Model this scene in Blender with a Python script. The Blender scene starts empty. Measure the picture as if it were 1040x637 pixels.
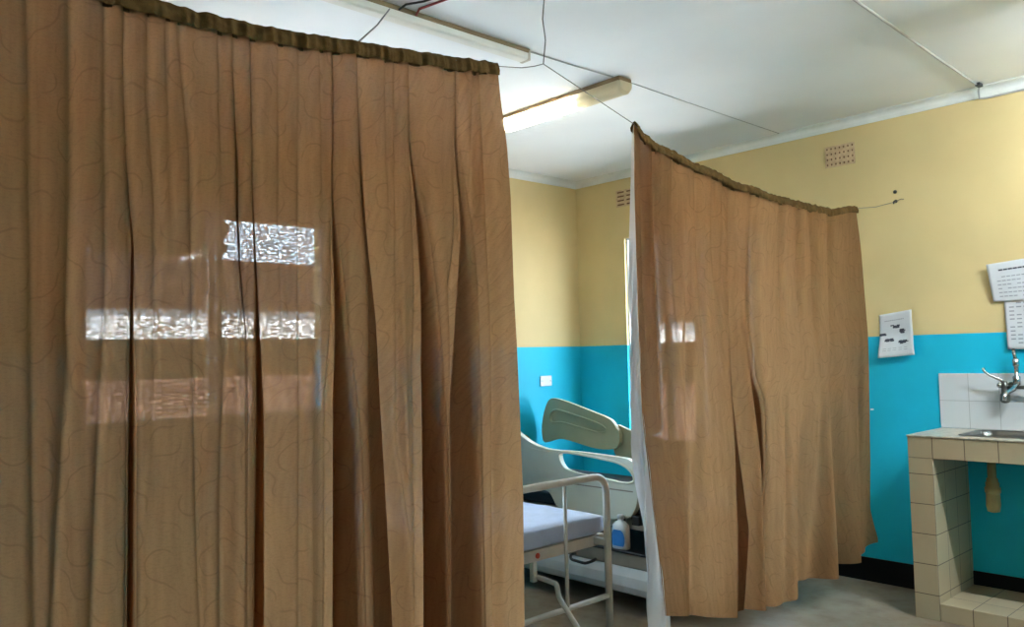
import bpy, bmesh, math, random
from mathutils import Vector, Matrix, noise
random.seed(7)
scene = bpy.context.scene
COL = scene.collection
PI = math.pi

# ------------------------------------------------------------------ materials
def nodes(name):
    m = bpy.data.materials.new(name); m.use_nodes = True
    nt = m.node_tree; nt.nodes.clear()
    out = nt.nodes.new('ShaderNodeOutputMaterial')
    return m, nt, out

class NB:
    """tiny node-graph builder"""
    def __init__(s, nt): s.nt = nt
    def n(s, t, **kw):
        o = s.nt.nodes.new(t)
        for k, v in kw.items(): setattr(o, k, v)
        return o
    def set(s, sock, v):
        if hasattr(v, 'links') or isinstance(v, bpy.types.NodeSocket): s.nt.links.new(v, sock)
        else:
            if hasattr(sock.default_value, '__len__') and len(sock.default_value) == 4 and len(v) == 3: v = (*v, 1)
            sock.default_value = v
    def math(s, op, a, b=0.0, c=0.0, clamp=False):
        o = s.n('ShaderNodeMath', operation=op, use_clamp=clamp)
        s.set(o.inputs[0], a); s.set(o.inputs[1], b); s.set(o.inputs[2], c)
        return o.outputs[0]
    def noise(s, vec, scale, detail=2.0, rough=0.5):
        o = s.n('ShaderNodeTexNoise'); s.set(o.inputs['Vector'], vec)
        o.inputs['Scale'].default_value = scale; o.inputs['Detail'].default_value = detail; o.inputs['Roughness'].default_value = rough
        return o.outputs['Fac']
    def mix(s, f, a, b, blend='MIX'):
        o = s.n('ShaderNodeMix', data_type='RGBA', blend_type=blend)
        s.set(o.inputs[0], f); s.set(o.inputs[6], a); s.set(o.inputs[7], b)
        return o.outputs[2]
    def smooth(s, x, a, b, lo=0.0, hi=1.0):
        o = s.n('ShaderNodeMapRange', interpolation_type='SMOOTHSTEP')
        s.set(o.inputs[0], x)
        o.inputs[1].default_value = a; o.inputs[2].default_value = b; o.inputs[3].default_value = lo; o.inputs[4].default_value = hi
        return o.outputs[0]
    def vmul(s, v, xyz):
        o = s.n('ShaderNodeVectorMath', operation='MULTIPLY'); s.set(o.inputs[0], v); o.inputs[1].default_value = xyz
        return o.outputs[0]
    def sep(s, v):
        o = s.n('ShaderNodeSeparateXYZ'); s.set(o.inputs[0], v); return o.outputs
    def comb(s, x, y, z=0.0):
        o = s.n('ShaderNodeCombineXYZ'); s.set(o.inputs[0], x); s.set(o.inputs[1], y); s.set(o.inputs[2], z); return o.outputs[0]
    def bump(s, h, strength, dist=0.01):
        o = s.n('ShaderNodeBump'); o.inputs['Strength'].default_value = strength; o.inputs['Distance'].default_value = dist
        s.set(o.inputs['Height'], h); return o.outputs[0]

def pbr(name, color, rough=0.5, metal=0.0, var=0.06, vscale=6.0, bump=0.0, bscale=120.0, spec=0.5, coat=0.0):
    m, nt, out = nodes(name); b = NB(nt)
    p = b.n('ShaderNodeBsdfPrincipled')
    co = b.n('ShaderNodeTexCoord').outputs['Object']
    f = b.noise(co, vscale, 4.0)
    dark = tuple(max(0, c * (1 - 2.2 * var)) for c in color); lite = tuple(min(1, c * (1 + 2.2 * var)) for c in color)
    b.set(p.inputs['Base Color'], b.mix(b.smooth(f, 0.25, 0.75), dark, lite))
    p.inputs['Roughness'].default_value = rough; p.inputs['Metallic'].default_value = metal
    p.inputs['Specular IOR Level'].default_value = spec; p.inputs['Coat Weight'].default_value = coat
    if bump: b.set(p.inputs['Normal'], b.bump(b.noise(co, bscale, 3.0), bump))
    nt.links.new(p.outputs[0], out.inputs[0])
    return m

YELLOW = (0.66, 0.515, 0.26); BLUE = (.008, .45, .65); DADO = 1.4375
def wall_paint():
    m, nt, out = nodes('two_tone_wall_paint'); b = NB(nt)
    p = b.n('ShaderNodeBsdfPrincipled')
    g = b.n('ShaderNodeNewGeometry').outputs['Position']
    x, y, z = b.sep(g)
    wob = b.math('MULTIPLY_ADD', b.noise(g, 2.0), 0.006, -0.003)
    f = b.smooth(b.math('ADD', z, wob), DADO - .002, DADO + .002)
    n1 = b.noise(g, 1.7, 5.0)
    yl = b.mix(b.smooth(n1, .3, .7), tuple(c * .94 for c in YELLOW), tuple(min(1, c * 1.05) for c in YELLOW))
    bl = b.mix(b.smooth(b.noise(g, 2.3, 5.0), .3, .7), tuple(c * .93 for c in BLUE), tuple(c * 1.06 for c in BLUE))
    c = b.mix(f, bl, yl)
    d = b.n('ShaderNodeVectorMath', operation='DISTANCE')          # a chip knocked out of the blue paint
    b.set(d.inputs[0], b.vmul(g, (1, 1, 2.2))); d.inputs[1].default_value = (2.319, 0, 1.008 * 2.2)
    chip = b.smooth(b.math('ADD', d.outputs['Value'], b.math('MULTIPLY', b.noise(g, 90), .012)), .015, .019, 1.0, 0.0)
    c = b.mix(chip, c, (.75, .76, .74))
    b.set(p.inputs['Base Color'], c)
    b.set(p.inputs['Roughness'], b.math('MULTIPLY_ADD', f, .1, .55)); p.inputs['Specular IOR Level'].default_value = .25
    b.set(p.inputs['Normal'], b.bump(b.noise(g, 35, 4.0), .12, .004))
    nt.links.new(p.outputs[0], out.inputs[0]); return m

def floor_mat():
    m, nt, out = nodes('worn_concrete_floor'); b = NB(nt)
    p = b.n('ShaderNodeBsdfPrincipled')
    g = b.n('ShaderNodeNewGeometry').outputs['Position']
    n1 = b.noise(g, 1.3, 6.0, .6); n2 = b.noise(g, 9.0, 6.0, .6)
    c = b.mix(b.smooth(n1, .35, .65), (.23, .175, .12), (.33, .28, .22))
    c = b.mix(b.smooth(n2, .45, .8, 0, .5), c, (.17, .12, .08))
    b.set(p.inputs['Base Color'], c)
    b.set(p.inputs['Roughness'], b.smooth(n2, .2, .8, .28, .5))
    b.set(p.inputs['Normal'], b.bump(n2, .1, .004))
    nt.links.new(p.outputs[0], out.inputs[0]); return m

def tile_mat(name, color, grout, origin, size, axes, rough=.22, cut=None, var=.05, mort=.0022):
    """square glazed tiles; axes picks the two world axes the joints follow"""
    m, nt, out = nodes(name); b = NB(nt)
    p = b.n('ShaderNodeBsdfPrincipled')
    g = b.n('ShaderNodeNewGeometry')
    pos = b.sep(g.outputs['Position']); nor = b.sep(g.outputs['True Normal'])
    line = None; cell = []
    for ax in range(3):
        u = b.math('DIVIDE', b.math('SUBTRACT', pos[ax], origin[ax]), size)
        fr = b.math('FRACT', u)
        dist = b.math('MULTIPLY', b.math('MINIMUM', fr, b.math('SUBTRACT', 1.0, fr)), size)
        on = b.math('LESS_THAN', dist, mort)
        facing = b.math('GREATER_THAN', b.math('ABSOLUTE', nor[ax]), .6)
        on = b.math('MULTIPLY', on, b.math('SUBTRACT', 1.0, facing))
        line = on if line is None else b.math('MAXIMUM', line, on)
        cell.append(b.math('FLOOR', u))
    wn = b.n('ShaderNodeTexWhiteNoise', noise_dimensions='3D'); b.set(wn.inputs['Vector'], b.comb(*cell))
    tone = b.mix(wn.outputs['Value'], tuple(c * (1 - var) for c in color), tuple(min(1, c * (1 + var)) for c in color))
    stain = b.noise(g.outputs['Position'], 7.0, 5.0)
    tone = b.mix(b.smooth(stain, .55, .85, 0, .35), tone, tuple(c * .6 for c in color))
    b.set(p.inputs['Base Color'], b.mix(line, tone, grout))
    b.set(p.inputs['Roughness'], b.math('MULTIPLY_ADD', line, .6, rough))
    b.set(p.inputs['Normal'], b.bump(b.math('SUBTRACT', 1.0, line), .5, .002))
    nt.links.new(p.outputs[0], out.inputs[0]); return m

def fabric(name, col_r, col_t, hole=0.30, trans=.55, swirl=.45):
    m, nt, out = nodes(name); b = NB(nt)
    uv = b.n('ShaderNodeUVMap'); uv.uv_map = 'UVMap'; uv = uv.outputs[0]
    # meandering embroidered lines: quarter arcs turned at random in a square grid
    wv = b.n('ShaderNodeVectorMath', operation='ADD'); b.set(wv.inputs[0], uv)
    nz = b.n('ShaderNodeTexNoise'); b.set(nz.inputs['Vector'], uv); nz.inputs['Scale'].default_value = 9.0
    b.set(wv.inputs[1], b.vmul(nz.outputs['Color'], (.05, .05, 0)))
    C = .072
    q = b.vmul(wv.outputs[0], (1 / C, 1 / C, 0))
    fl = b.n('ShaderNodeVectorMath', operation='FLOOR'); b.set(fl.inputs[0], q)
    fr = b.n('ShaderNodeVectorMath', operation='FRACTION'); b.set(fr.inputs[0], q)
    wn = b.n('ShaderNodeTexWhiteNoise', noise_dimensions='2D'); b.set(wn.inputs['Vector'], fl.outputs[0])
    flip = b.math('GREATER_THAN', wn.outputs['Value'], .5)
    fx, fy, _ = b.sep(fr.outputs[0])
    fx = b.math('ABSOLUTE', b.math('SUBTRACT', fx, flip))
    def arc(cx, cy):
        dx = b.math('SUBTRACT', fx, cx); dy = b.math('SUBTRACT', fy, cy)
        r = b.math('SQRT', b.math('ADD', b.math('MULTIPLY', dx, dx), b.math('MULTIPLY', dy, dy)))
        return b.math('ABSOLUTE', b.math('SUBTRACT', r, .5))
    d = b.math('MINIMUM', arc(0.0, 0.0), arc(1.0, 1.0))
    line = b.smooth(d, .012, .045, 1.0, 0.0)
    line = b.math('MULTIPLY', b.math('MULTIPLY', line, swirl), b.smooth(b.noise(uv, 14.0, 2.0), .40, .56))
    slub = b.noise(b.vmul(uv, (300, 1400, 0)), 1.0, 2.0)
    slub2 = b.noise(b.vmul(uv, (60, 6, 0)), 1.0, 3.0)
    tone = b.math('ADD', b.math('MULTIPLY', slub, .5), b.math('MULTIPLY', slub2, .5))
    k = b.smooth(tone, .3, .7)
    cr = b.mix(k, tuple(c * .85 for c in col_r), tuple(min(1, c * 1.15) for c in col_r))
    ct = b.mix(k, tuple(c * .88 for c in col_t), tuple(min(1, c * 1.12) for c in col_t))
    cr = b.mix(line, cr, tuple(c * .55 for c in col_r)); ct = b.mix(line, ct, tuple(c * .6 for c in col_t))
    nrm = b.bump(slub, .25, .002)
    df = b.n('ShaderNodeBsdfDiffuse'); b.set(df.inputs[0], cr); b.set(df.inputs['Normal'], nrm)
    tl = b.n('ShaderNodeBsdfTranslucent'); b.set(tl.inputs[0], ct)
    ms = b.n('ShaderNodeMixShader'); ms.inputs[0].default_value = trans
    nt.links.new(df.outputs[0], ms.inputs[1]); nt.links.new(tl.outputs[0], ms.inputs[2])
    tp = b.n('ShaderNodeBsdfTransparent')
    hn = b.noise(b.vmul(uv, (85, 230, 0)), 1.0, 2.0, .6)
    hf = b.smooth(hn, .50, .60, .006, hole)
    hf = b.math('MULTIPLY', hf, b.math('SUBTRACT', 1.0, line))
    ms2 = b.n('ShaderNodeMixShader'); b.set(ms2.inputs[0], hf)
    nt.links.new(ms.outputs[0], ms2.inputs[1]); nt.links.new(tp.outputs[0], ms2.inputs[2])
    nt.links.new(ms2.outputs[0], out.inputs[0]); return m

def lining_mat():
    m, nt, out = nodes('white_curtain_lining'); b = NB(nt)
    co = b.n('ShaderNodeTexCoord').outputs['Object']
    nr = b.bump(b.noise(co, 60, 3.0), .2)
    p = b.n('ShaderNodeBsdfPrincipled'); p.inputs['Base Color'].default_value = (.82, .82, .85, 1); p.inputs['Roughness'].default_value = .4; b.set(p.inputs['Normal'], nr)
    tl = b.n('ShaderNodeBsdfTranslucent'); tl.inputs[0].default_value = (.80, .80, .82, 1)
    ms = b.n('ShaderNodeMixShader'); ms.inputs[0].default_value = .45
    nt.links.new(p.outputs[0], ms.inputs[1]); nt.links.new(tl.outputs[0], ms.inputs[2]); nt.links.new(ms.outputs[0], out.inputs[0]); return m
def glass_mat():
    m, nt, out = nodes('window_glass'); b = NB(nt)
    tp = b.n('ShaderNodeBsdfTransparent'); tp.inputs[0].default_value = (.95, .97, .97, 1)
    gl = b.n('ShaderNodeBsdfGlossy'); gl.inputs['Roughness'].default_value = .03
    lw = b.n('ShaderNodeFresnel'); lw.inputs[0].default_value = 1.35
    ms = b.n('ShaderNodeMixShader'); nt.links.new(lw.outputs[0], ms.inputs[0])
    nt.links.new(tp.outputs[0], ms.inputs[1]); nt.links.new(gl.outputs[0], ms.inputs[2])
    nt.links.new(ms.outputs[0], out.inputs[0]); return m

def acrylic(name, col):
    m, nt, out = nodes(name); b = NB(nt)
    tl = b.n('ShaderNodeBsdfTranslucent'); tl.inputs[0].default_value = (*col, 1)
    df = b.n('ShaderNodeBsdfDiffuse'); df.inputs[0].default_value = (*col, 1)
    tp = b.n('ShaderNodeBsdfTransparent'); tp.inputs[0].default_value = (1, 1, .97, 1)
    a = b.n('ShaderNodeMixShader'); a.inputs[0].default_value = .5
    c = b.n('ShaderNodeMixShader'); c.inputs[0].default_value = .08
    nt.links.new(df.outputs[0], a.inputs[1]); nt.links.new(tl.outputs[0], a.inputs[2])
    nt.links.new(a.outputs[0], c.inputs[1]); nt.links.new(tp.outputs[0], c.inputs[2])
    nt.links.new(c.outputs[0], out.inputs[0]); return m

def emit(name, col, s):
    m, nt, out = nodes(name); b = NB(nt)
    e = b.n('ShaderNodeEmission'); e.inputs[0].default_value = (*col, 1); e.inputs[1].default_value = s
    nt.links.new(e.outputs[0], out.inputs[0]); return m

def foliage(name, a, c):
    return pbr(name, a, .9, spec=.1, var=.25, vscale=14, bump=.6, bscale=25)

# ------------------------------------------------------------------ mesh helpers
def obj(name, bm, m, parent=None, smooth=False, bevel=0.0, seg=2, recalc=True):
    if recalc: bmesh.ops.recalc_face_normals(bm, faces=bm.faces)
    me = bpy.data.meshes.new(name); bm.to_mesh(me); bm.free()
    o = bpy.data.objects.new(name, me); COL.objects.link(o)
    for mm in (m if isinstance(m, (list, tuple)) else [m]): me.materials.append(mm)
    if smooth:
        for p in me.polygons: p.use_smooth = True
    if bevel:
        md = o.modifiers.new('edge', 'BEVEL'); md.width = bevel; md.segments = seg; md.limit_method = 'ANGLE'; md.angle_limit = math.radians(40)
        md.harden_normals = False
    if parent: o.parent = parent; o.matrix_parent_inverse = parent.matrix_world.inverted() if False else Matrix.Translation(-parent.location)
    return o
def empty(name, loc):
    o = bpy.data.objects.new(name, None); COL.objects.link(o); o.location = loc; o.empty_display_size = .1
    return o
def tag(o, label=None, cat=None, group=None, kind=None):
    if label: o['label'] = label
    if cat: o['category'] = cat
    if group: o['group'] = group
    if kind: o['kind'] = kind
    return o
def thing(name, label, cat, loc, group=None): return tag(empty(name, loc), label, cat, group)
def box(bm, a, b, mi=0):
    x0, y0, z0 = (min(a[i], b[i]) for i in range(3)); x1, y1, z1 = (max(a[i], b[i]) for i in range(3))
    v = [bm.verts.new(c) for c in ((x0,y0,z0),(x1,y0,z0),(x1,y1,z0),(x0,y1,z0),(x0,y0,z1),(x1,y0,z1),(x1,y1,z1),(x0,y1,z1))]
    for f in ((0,3,2,1),(4,5,6,7),(0,1,5,4),(1,2,6,5),(2,3,7,6),(3,0,4,7)):
        fc = bm.faces.new([v[i] for i in f]); fc.material_index = mi
def B(*boxes):
    bm = bmesh.new()
    for a, b in boxes: box(bm, a, b)
    return bm
def fillet(pts, r, n=6):
    pts = [Vector(p) for p in pts]
    if r <= 0: return pts
    out = [pts[0]]
    for i in range(1, len(pts) - 1):
        p = pts[i]; a = (pts[i-1] - p); c = (pts[i+1] - p)
        k = min(r, a.length * .45, c.length * .45)
        a = p + a.normalized() * k; c = p + c.normalized() * k
        for j in range(n + 1):
            t = j / n; out.append(a * (1-t)**2 + p * 2*t*(1-t) + c * t*t)
    out.append(pts[-1]); return out
def tube(bm, pts, r, n=12, fil=0.0, cap=True):
    pts = fillet(pts, fil); rings = []
    t0 = (pts[1] - pts[0]).normalized()
    u = t0.orthogonal().normalized()
    for i, p in enumerate(pts):
        t = (pts[min(i+1, len(pts)-1)] - pts[max(i-1, 0)]).normalized()
        u = (u - t * u.dot(t)).normalized(); w = t.cross(u)
        rr = r[i] if isinstance(r, (list, tuple)) else r
        rings.append([bm.verts.new(p + (u * math.cos(2*PI*k/n) + w * math.sin(2*PI*k/n)) * rr) for k in range(n)])
    for a, c in zip(rings, rings[1:]):
        for k in range(n): bm.faces.new((a[k], a[(k+1) % n], c[(k+1) % n], c[k]))
    if cap: bm.faces.new(rings[0][::-1]); bm.faces.new(rings[-1])
def T(*paths):
    bm = bmesh.new()
    for p in paths: tube(bm, *p[:1], **p[1])
    return bm
def lathe(bm, prof, c, n=24, axis='z'):
    rings = []
    for r, h in prof:
        ring = []
        for k in range(n):
            a = 2*PI*k/n; x, y = r*math.cos(a), r*math.sin(a)
            p = (x, y, h) if axis == 'z' else ((x, h, y) if axis == 'y' else (h, x, y))
            ring.append(bm.verts.new(Vector(c) + Vector(p)))
        rings.append(ring)
    for a, b_ in zip(rings, rings[1:]):
        for k in range(n): bm.faces.new((a[k], a[(k+1)%n], b_[(k+1)%n], b_[k]))
    bm.faces.new(rings[0][::-1]); bm.faces.new(rings[-1])
def chaikin(p, it=2, closed=True):
    p = [Vector(q) for q in p]
    for _ in range(it):
        q = []; n = len(p)
        for i in range(n if closed else n - 1):
            a, c = p[i], p[(i+1) % n]; q += [a*.75 + c*.25, a*.25 + c*.75]
        if not closed: q = [p[0]] + q + [p[-1]]
        p = q
    return p
def panel(outline, holes, place, thick):
    """flat outline (u,v) with holes, given thickness; place(u,v,w) -> world"""
    bm = bmesh.new(); edges = []
    for loop in [outline] + holes:
        vs = [bm.verts.new((q[0], q[1], 0)) for q in loop]
        edges += [bm.edges.new((vs[i], vs[(i+1) % len(vs)])) for i in range(len(vs))]
    r = bmesh.ops.triangle_fill(bm, edges=edges, use_beauty=True, use_dissolve=False)
    faces = [f for f in r['geom'] if isinstance(f, bmesh.types.BMFace)]
    e = bmesh.ops.extrude_face_region(bm, geom=faces)
    for v in e['geom']:
        if isinstance(v, bmesh.types.BMVert): v.co.z = thick
    for v in bm.verts: v.co = Vector(place(v.co.x, v.co.y, v.co.z))
    return bm
def interp(tab, x):
    """tab sorted by first value; linear"""
    if x <= tab[0][0]: return tab[0][1:]
    for a, c in zip(tab, tab[1:]):
        if x <= c[0]:
            t = (x - a[0]) / max(1e-9, c[0] - a[0]); return tuple(a[i] + (c[i] - a[i]) * t for i in range(1, len(a)))
    return tab[-1][1:]
def sstep(a, c, x):
    t = min(1, max(0, (x - a) / (c - a))); return t*t*(3-2*t)

M = dict(
    wall=wall_paint(), floor=floor_mat(),
    ceiling=pbr('white_ceiling_board', (.85, .86, .87), .8, var=.02, vscale=1.2),
    cornice=pbr('white_cornice_paint', (.74, .75, .72), .6, var=.03),
    skirt=pbr('black_skirting_paint', (.005, .005, .006), .6, var=.1, spec=.2),
    white_steel=pbr('white_painted_steel', (.72, .74, .74), .4, var=.03),
    cream_steel=pbr('chipped_cream_bed_enamel', (.50, .48, .43), .35, var=.05, vscale=12),
    plastic=pbr('cream_moulded_plastic', (.60, .63, .54), .42, var=.03, vscale=3),
    plastic_shaded=pbr('shaded_cream_plastic', (.42, .40, .26), .5, var=.05, vscale=3),  # same cream plastic, with the far rails' shade put into the colour
    base_grey=pbr('pale_grey_plastic', (.68, .71, .72), .4, var=.04),
    beige=pbr('beige_frame_enamel', (.46, .44, .36), .4, var=.06),
    brownish=pbr('grey_brown_panel', (.26, .235, .19), .5, var=.08),
    black=pbr('black_plastic', (.010, .010, .011), .4, var=.1),
    rubber=pbr('black_rubber', (.015, .015, .015), .7),
    red=pbr('red_sticker', (.50, .05, .02), .5, var=.05),
    sheet=pbr('pale_blue_bed_sheet', (.40, .46, .60), .85, var=.04, vscale=9, bump=.25, bscale=30),
    navy=pbr('dark_mattress_cover', (.012, .012, .02), .5, var=.1),
    dark_wood=pbr('dark_brown_laminate', (.07, .035, .015), .4, var=.15, vscale=12),
    bottle=pbr('white_bottle_plastic', (.62, .68, .72), .35, var=.03),
    blue_label=pbr('blue_label_print', (.03, .20, .55), .4, var=.1),
    lid=pbr('bottle_cap', (.55, .60, .66), .4),
    chrome=pbr('worn_chrome', (.45, .45, .44), .22, metal=1.0, var=.1),
    dark_metal=pbr('tarnished_metal', (.10, .10, .09), .35, metal=.7, var=.15),
    steel=pbr('brushed_sink_steel', (.26, .26, .25), .32, metal=.9, var=.06),
    trap=pbr('yellowed_white_pvc', (.42, .36, .17), .4, var=.06),
    terracotta=pbr('terracotta_air_brick', (.56, .40, .24), .85, var=.06, vscale=40, bump=.3),
    dark_hole=pbr('shadowed_cavity', (.16, .08, .035), .9),
    paper=pbr('white_paper', (.62, .63, .66), .8, var=.02),
    ink=pbr('grey_print', (.06, .06, .08), .8), ink_soft=pbr('soft_grey_print', (.30, .31, .34), .8),
    plate=pbr('white_socket_plastic', (.60, .60, .58), .35),
    wire=pbr('grey_steel_wire', (.16, .15, .14), .5, metal=.3),
    cable=pbr('grey_cable', (.42, .42, .42), .5), red_cable=pbr('red_cable', (.30, .03, .03), .45), dark_cable=pbr('black_cable', (.02, .02, .022), .45),
    lamp_tray=pbr('cream_lamp_enamel', (.55, .50, .42), .45, var=.04), lamp_brown=pbr('browned_lamp_edge', (.24, .16, .08), .5, var=.08),
    diffuser=acrylic('yellowed_acrylic', (.80, .73, .54)), opal=pbr('opal_lamp_cover', (.78, .76, .70), .35, var=.02),
    tube_on=emit('lit_fluorescent_tube', (.86, .96, 1.0), 32.0), tube_cool=emit('lit_cool_fluorescent_tube', (.84, .95, 1.0), 92.0),
    glass=glass_mat(),
    fabric=fabric('brown_curtain_fabric', (.105, .056, .026), (.455, .240, .107), hole=.080, trans=.64),
    heading=pbr('doubled_curtain_heading', (.115, .066, .024), .95, spec=.03, var=.12, vscale=40, bump=.3, bscale=300),
    lining=lining_mat(),
    tile=tile_mat('beige_glazed_tiles', (.45, .37, .245), (.12, .09, .06), (2.826-.15, -.49, -.025), .15, None),
    tile_apron=tile_mat('beige_glazed_apron_tiles', (.45, .37, .245), (.12, .09, .06), (2.826-.15, -.49, .806-.15), .15, None),
    tile_white=tile_mat('white_splashback_tiles', (.62, .64, .66), (.36, .37, .38), (2.70, 0, .921), .15, None, var=.02, mort=.0016),
    terrazzo=pbr('pale_terrazzo_top', (.48, .44, .36), .3, var=.12, vscale=45),
    brick=pbr('pinkish_brick', (.13, .066, .05), .9, var=.15, vscale=9),
    house=pbr('white_house_wall', (.80, .79, .76), .8), roof=pbr('dark_roof_sheet', (.018, .013, .012), .95, spec=.05),
    hedge=foliage('dark_hedge_leaves', (.010, .012, .008), None),
    ground=pbr('pale_dry_ground', (.27, .27, .27), .95, var=.1, vscale=1.5),
)

# ------------------------------------------------------------------ the room
H = 2.76; XF = 6.5; YL_ = -6.0; TH = .22
def structure(name, bm, m, bevel=0): return tag(obj(name, bm, m, bevel=bevel), kind='structure')
structure('floor', B(((-.3, YL_-.3, -.12), (XF+.3, .3, 0))), M['floor'])
structure('ceiling', B(((-TH, YL_-TH, H), (XF+TH, TH, H+.05))), M['ceiling'])
structure('roof', B(((-.35, YL_-1.5, H+.14), (XF+1.5, .35, H+.26))), M['roof'])  # unseen slab with deep eaves, added to keep the sun out
def wall_with_holes(name, axis, val, thick, lo, hi, holes):
    """axis 0: wall plane x=val spanning y; axis 1: plane y=val spanning x; holes (a0,a1,z0,z1)"""
    bm = bmesh.new(); cuts = sorted({lo, hi, *[h[0] for h in holes], *[h[1] for h in holes]})
    def put(a0, a1, z0, z1):
        if axis == 0: box(bm, (val, a0, z0), (val+thick, a1, z1))
        else: box(bm, (a0, val, z0), (a1, val+thick, z1))
    for a0, a1 in zip(cuts, cuts[1:]):
        hs = [h for h in holes if h[0] <= a0 + 1e-6 and h[1] >= a1 - 1e-6]
        if hs: put(a0, a1, 0, hs[0][2]); put(a0, a1, hs[0][3], H)
        else: put(a0, a1, 0, H)
    return structure(name, bm, M['wall'])
W1 = (-3.70, -2.24, 1.02, 2.25); W2 = (.485, 1.90, .72, 2.25)
wall_with_holes('wall_back', 0, 0, -TH, YL_-TH, TH, [W1])
wall_with_holes('wall_right', 1, 0, TH, 0, XF+TH, [W2])
wall_with_holes('wall_left', 1, YL_, -TH, 0, XF+TH, [])
wall_with_holes('wall_front', 0, XF, TH, YL_, 0, [])
def cornice(name, p0, p1, inward):
    """scotia moulding between wall and ceiling"""
    bm = bmesh.new(); p0, p1, inw = Vector(p0), Vector(p1), Vector(inward)
    prof = [(0, -.052), (.006, -.052), (.010, -.043)] + [(.010 + .036*(1-math.cos(a)), -.043 + .036*math.sin(a)) for a in (PI/10*k for k in range(1, 6))] + [(.055, -.004), (.055, 0), (0, 0)]
    r = [[bm.verts.new(p + inw*u + Vector((0,0,H+v))) for u, v in prof] for p in (p0, p1)]
    n = len(prof)
    for k in range(n): bm.faces.new((r[0][k], r[0][(k+1)%n], r[1][(k+1)%n], r[1][k]))
    bm.faces.new(r[0]); bm.faces.new(r[1])
    return structure(name, bm, M['cornice'])
cornice('trim_1', (0, 0, 0), (0, YL_, 0), (1, 0, 0)); cornice('trim_2', (0, 0, 0), (XF, 0, 0), (0, -1, 0))
cornice('trim_3', (0, YL_, 0), (XF, YL_, 0), (0, 1, 0)); cornice('trim_4', (XF, 0, 0), (XF, YL_, 0), (-1, 0, 0))
structure('baseboard_back', B(((0, YL_, 0), (.014, 0, .138))), M['skirt'], .004)
structure('baseboard_right', B(((.014, -.014, 0), (2.706, 0, .138)), ((2.826, -.014, .0), (4.10, 0, .160)), ((4.22, -.014, 0), (XF, 0, .138))), M['skirt'], .004)
structure('baseboard_left', B(((.014, YL_, 0), (XF, YL_+.014, .138))), M['skirt'], .004)
structure('baseboard_front', B(((XF-.014, YL_+.014, 0), (XF, -.014, .138))), M['skirt'], .004)

def window(n, axis, val, out, spec, leaves, rail=None, f=.035, s=.030, mull=None, dp=.075, open_first=False):
    """steel casement window: frame, leaves with stiles, a pane in each leaf; out = +1/-1 towards outside"""
    a0, a1, z0, z1 = spec
    root = tag(empty('window_%d' % n, (0, 0, 0)), kind='structure')
    def P(a, d, z): return (val + out*d, a, z) if axis == 0 else (a, val + out*d, z)
    fr = bmesh.new()
    for q0, q1, s0, s1 in ((a0, a0+f, z0+f, z1-f), (a1-f, a1, z0+f, z1-f), (a0, a1, z0, z0+f), (a0, a1, z1-f, z1)):
        box(fr, P(q0, .02, s0), P(q1, dp, s1))
    for q0, q1 in mull or (): box(fr, P(q0, .02, z0+f), P(q1, dp, z1-f))
    obj('frame', fr, M['white_steel'], root, bevel=.004)
    sl = B((P(a0-.03, -.05, z0-.03), P(a1+.03, .03, z0)))
    obj('window_sill', sl, M['white_steel'], root, bevel=.006)
    for k, (q0, q1) in enumerate(leaves):
        def L(a, d, z, q0=q0): return P(q0 - s + d*.5, dp + .004 + a - (q0 - s), z) if open_first and k == 0 else P(a, d, z)
        lf = bmesh.new()
        for r0, r1, s0, s1 in ((q0-s, q0, z0+f+s, z1-f-s), (q1, q1+s, z0+f+s, z1-f-s), (q0-s, q1+s, z0+f, z0+f+s), (q0-s, q1+s, z1-f-s, z1-f)):
            box(lf, L(r0, .012, s0), L(r1, min(.05, dp-.006), s1))
        if rail: box(lf, L(q0-s, .012, rail-.02), L(q1+s, .05, rail+.02))
        leaf = obj('window_leaf', lf, M['white_steel'], root, bevel=.003)
        obj('pane', B((L(q0-.004, .028, z0+f+s), L(q1+.004, .033, z1-f-s))), M['glass'], leaf)
        hd = bmesh.new(); am = q0 - s*.5
        box(hd, L(am-.012, .012, 1.84), L(am+.012, -.012, 1.90)); box(hd, L(am-.008, -.012, 1.82), L(am+.008, -.022, 1.89))
        obj('handle', hd, M['white_steel'], leaf, bevel=.003)
    return root
window(1, 0, 0, -1, W1, [(-3.635, -3.005), (-2.935, -2.305)])
window(2, 1, 0, 1, W2, [(.512, .806), (.878, 1.085), (1.157, 1.46), (1.532, 1.872)], f=.014, s=.012, mull=((.820, .864), (1.099, 1.143), (1.474, 1.518)), dp=.045, open_first=True)

# ------------------------------------------------------------------ outside the windows
tag(obj('ground', B(((-40, -40, -.35), (46, 40, -.15))), M['ground']), kind='structure')
def outside_back():
    tag(obj('boundary_wall', B(((-4.12, -7, -.15), (-4.0, 2.0, 1.22))), M['brick'], bevel=.01), kind='structure')
    t = tag(empty('house', (-9, 0, -.15)), 'white house with a dark roof beyond the window behind the left curtain', 'house')
    obj('wall', B(((-10, -8, -.15), (-7, 2.2, 2.15))), M['house'], t)
    bm = bmesh.new(); v = [bm.verts.new(c) for c in ((-6.96,-8.3,2.14),(-6.96,2.5,2.14),(-8.5,2.5,3.06),(-8.5,-8.3,3.06),(-10.04,-8.3,2.14),(-10.04,2.5,2.14))]
    for f in ((0,1,2,3),(3,2,5,4),(0,4,5,1),(0,3,4),(1,5,2)): bm.faces.new([v[i] for i in f])
    obj('roof', bm, M['roof'], t)
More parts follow.
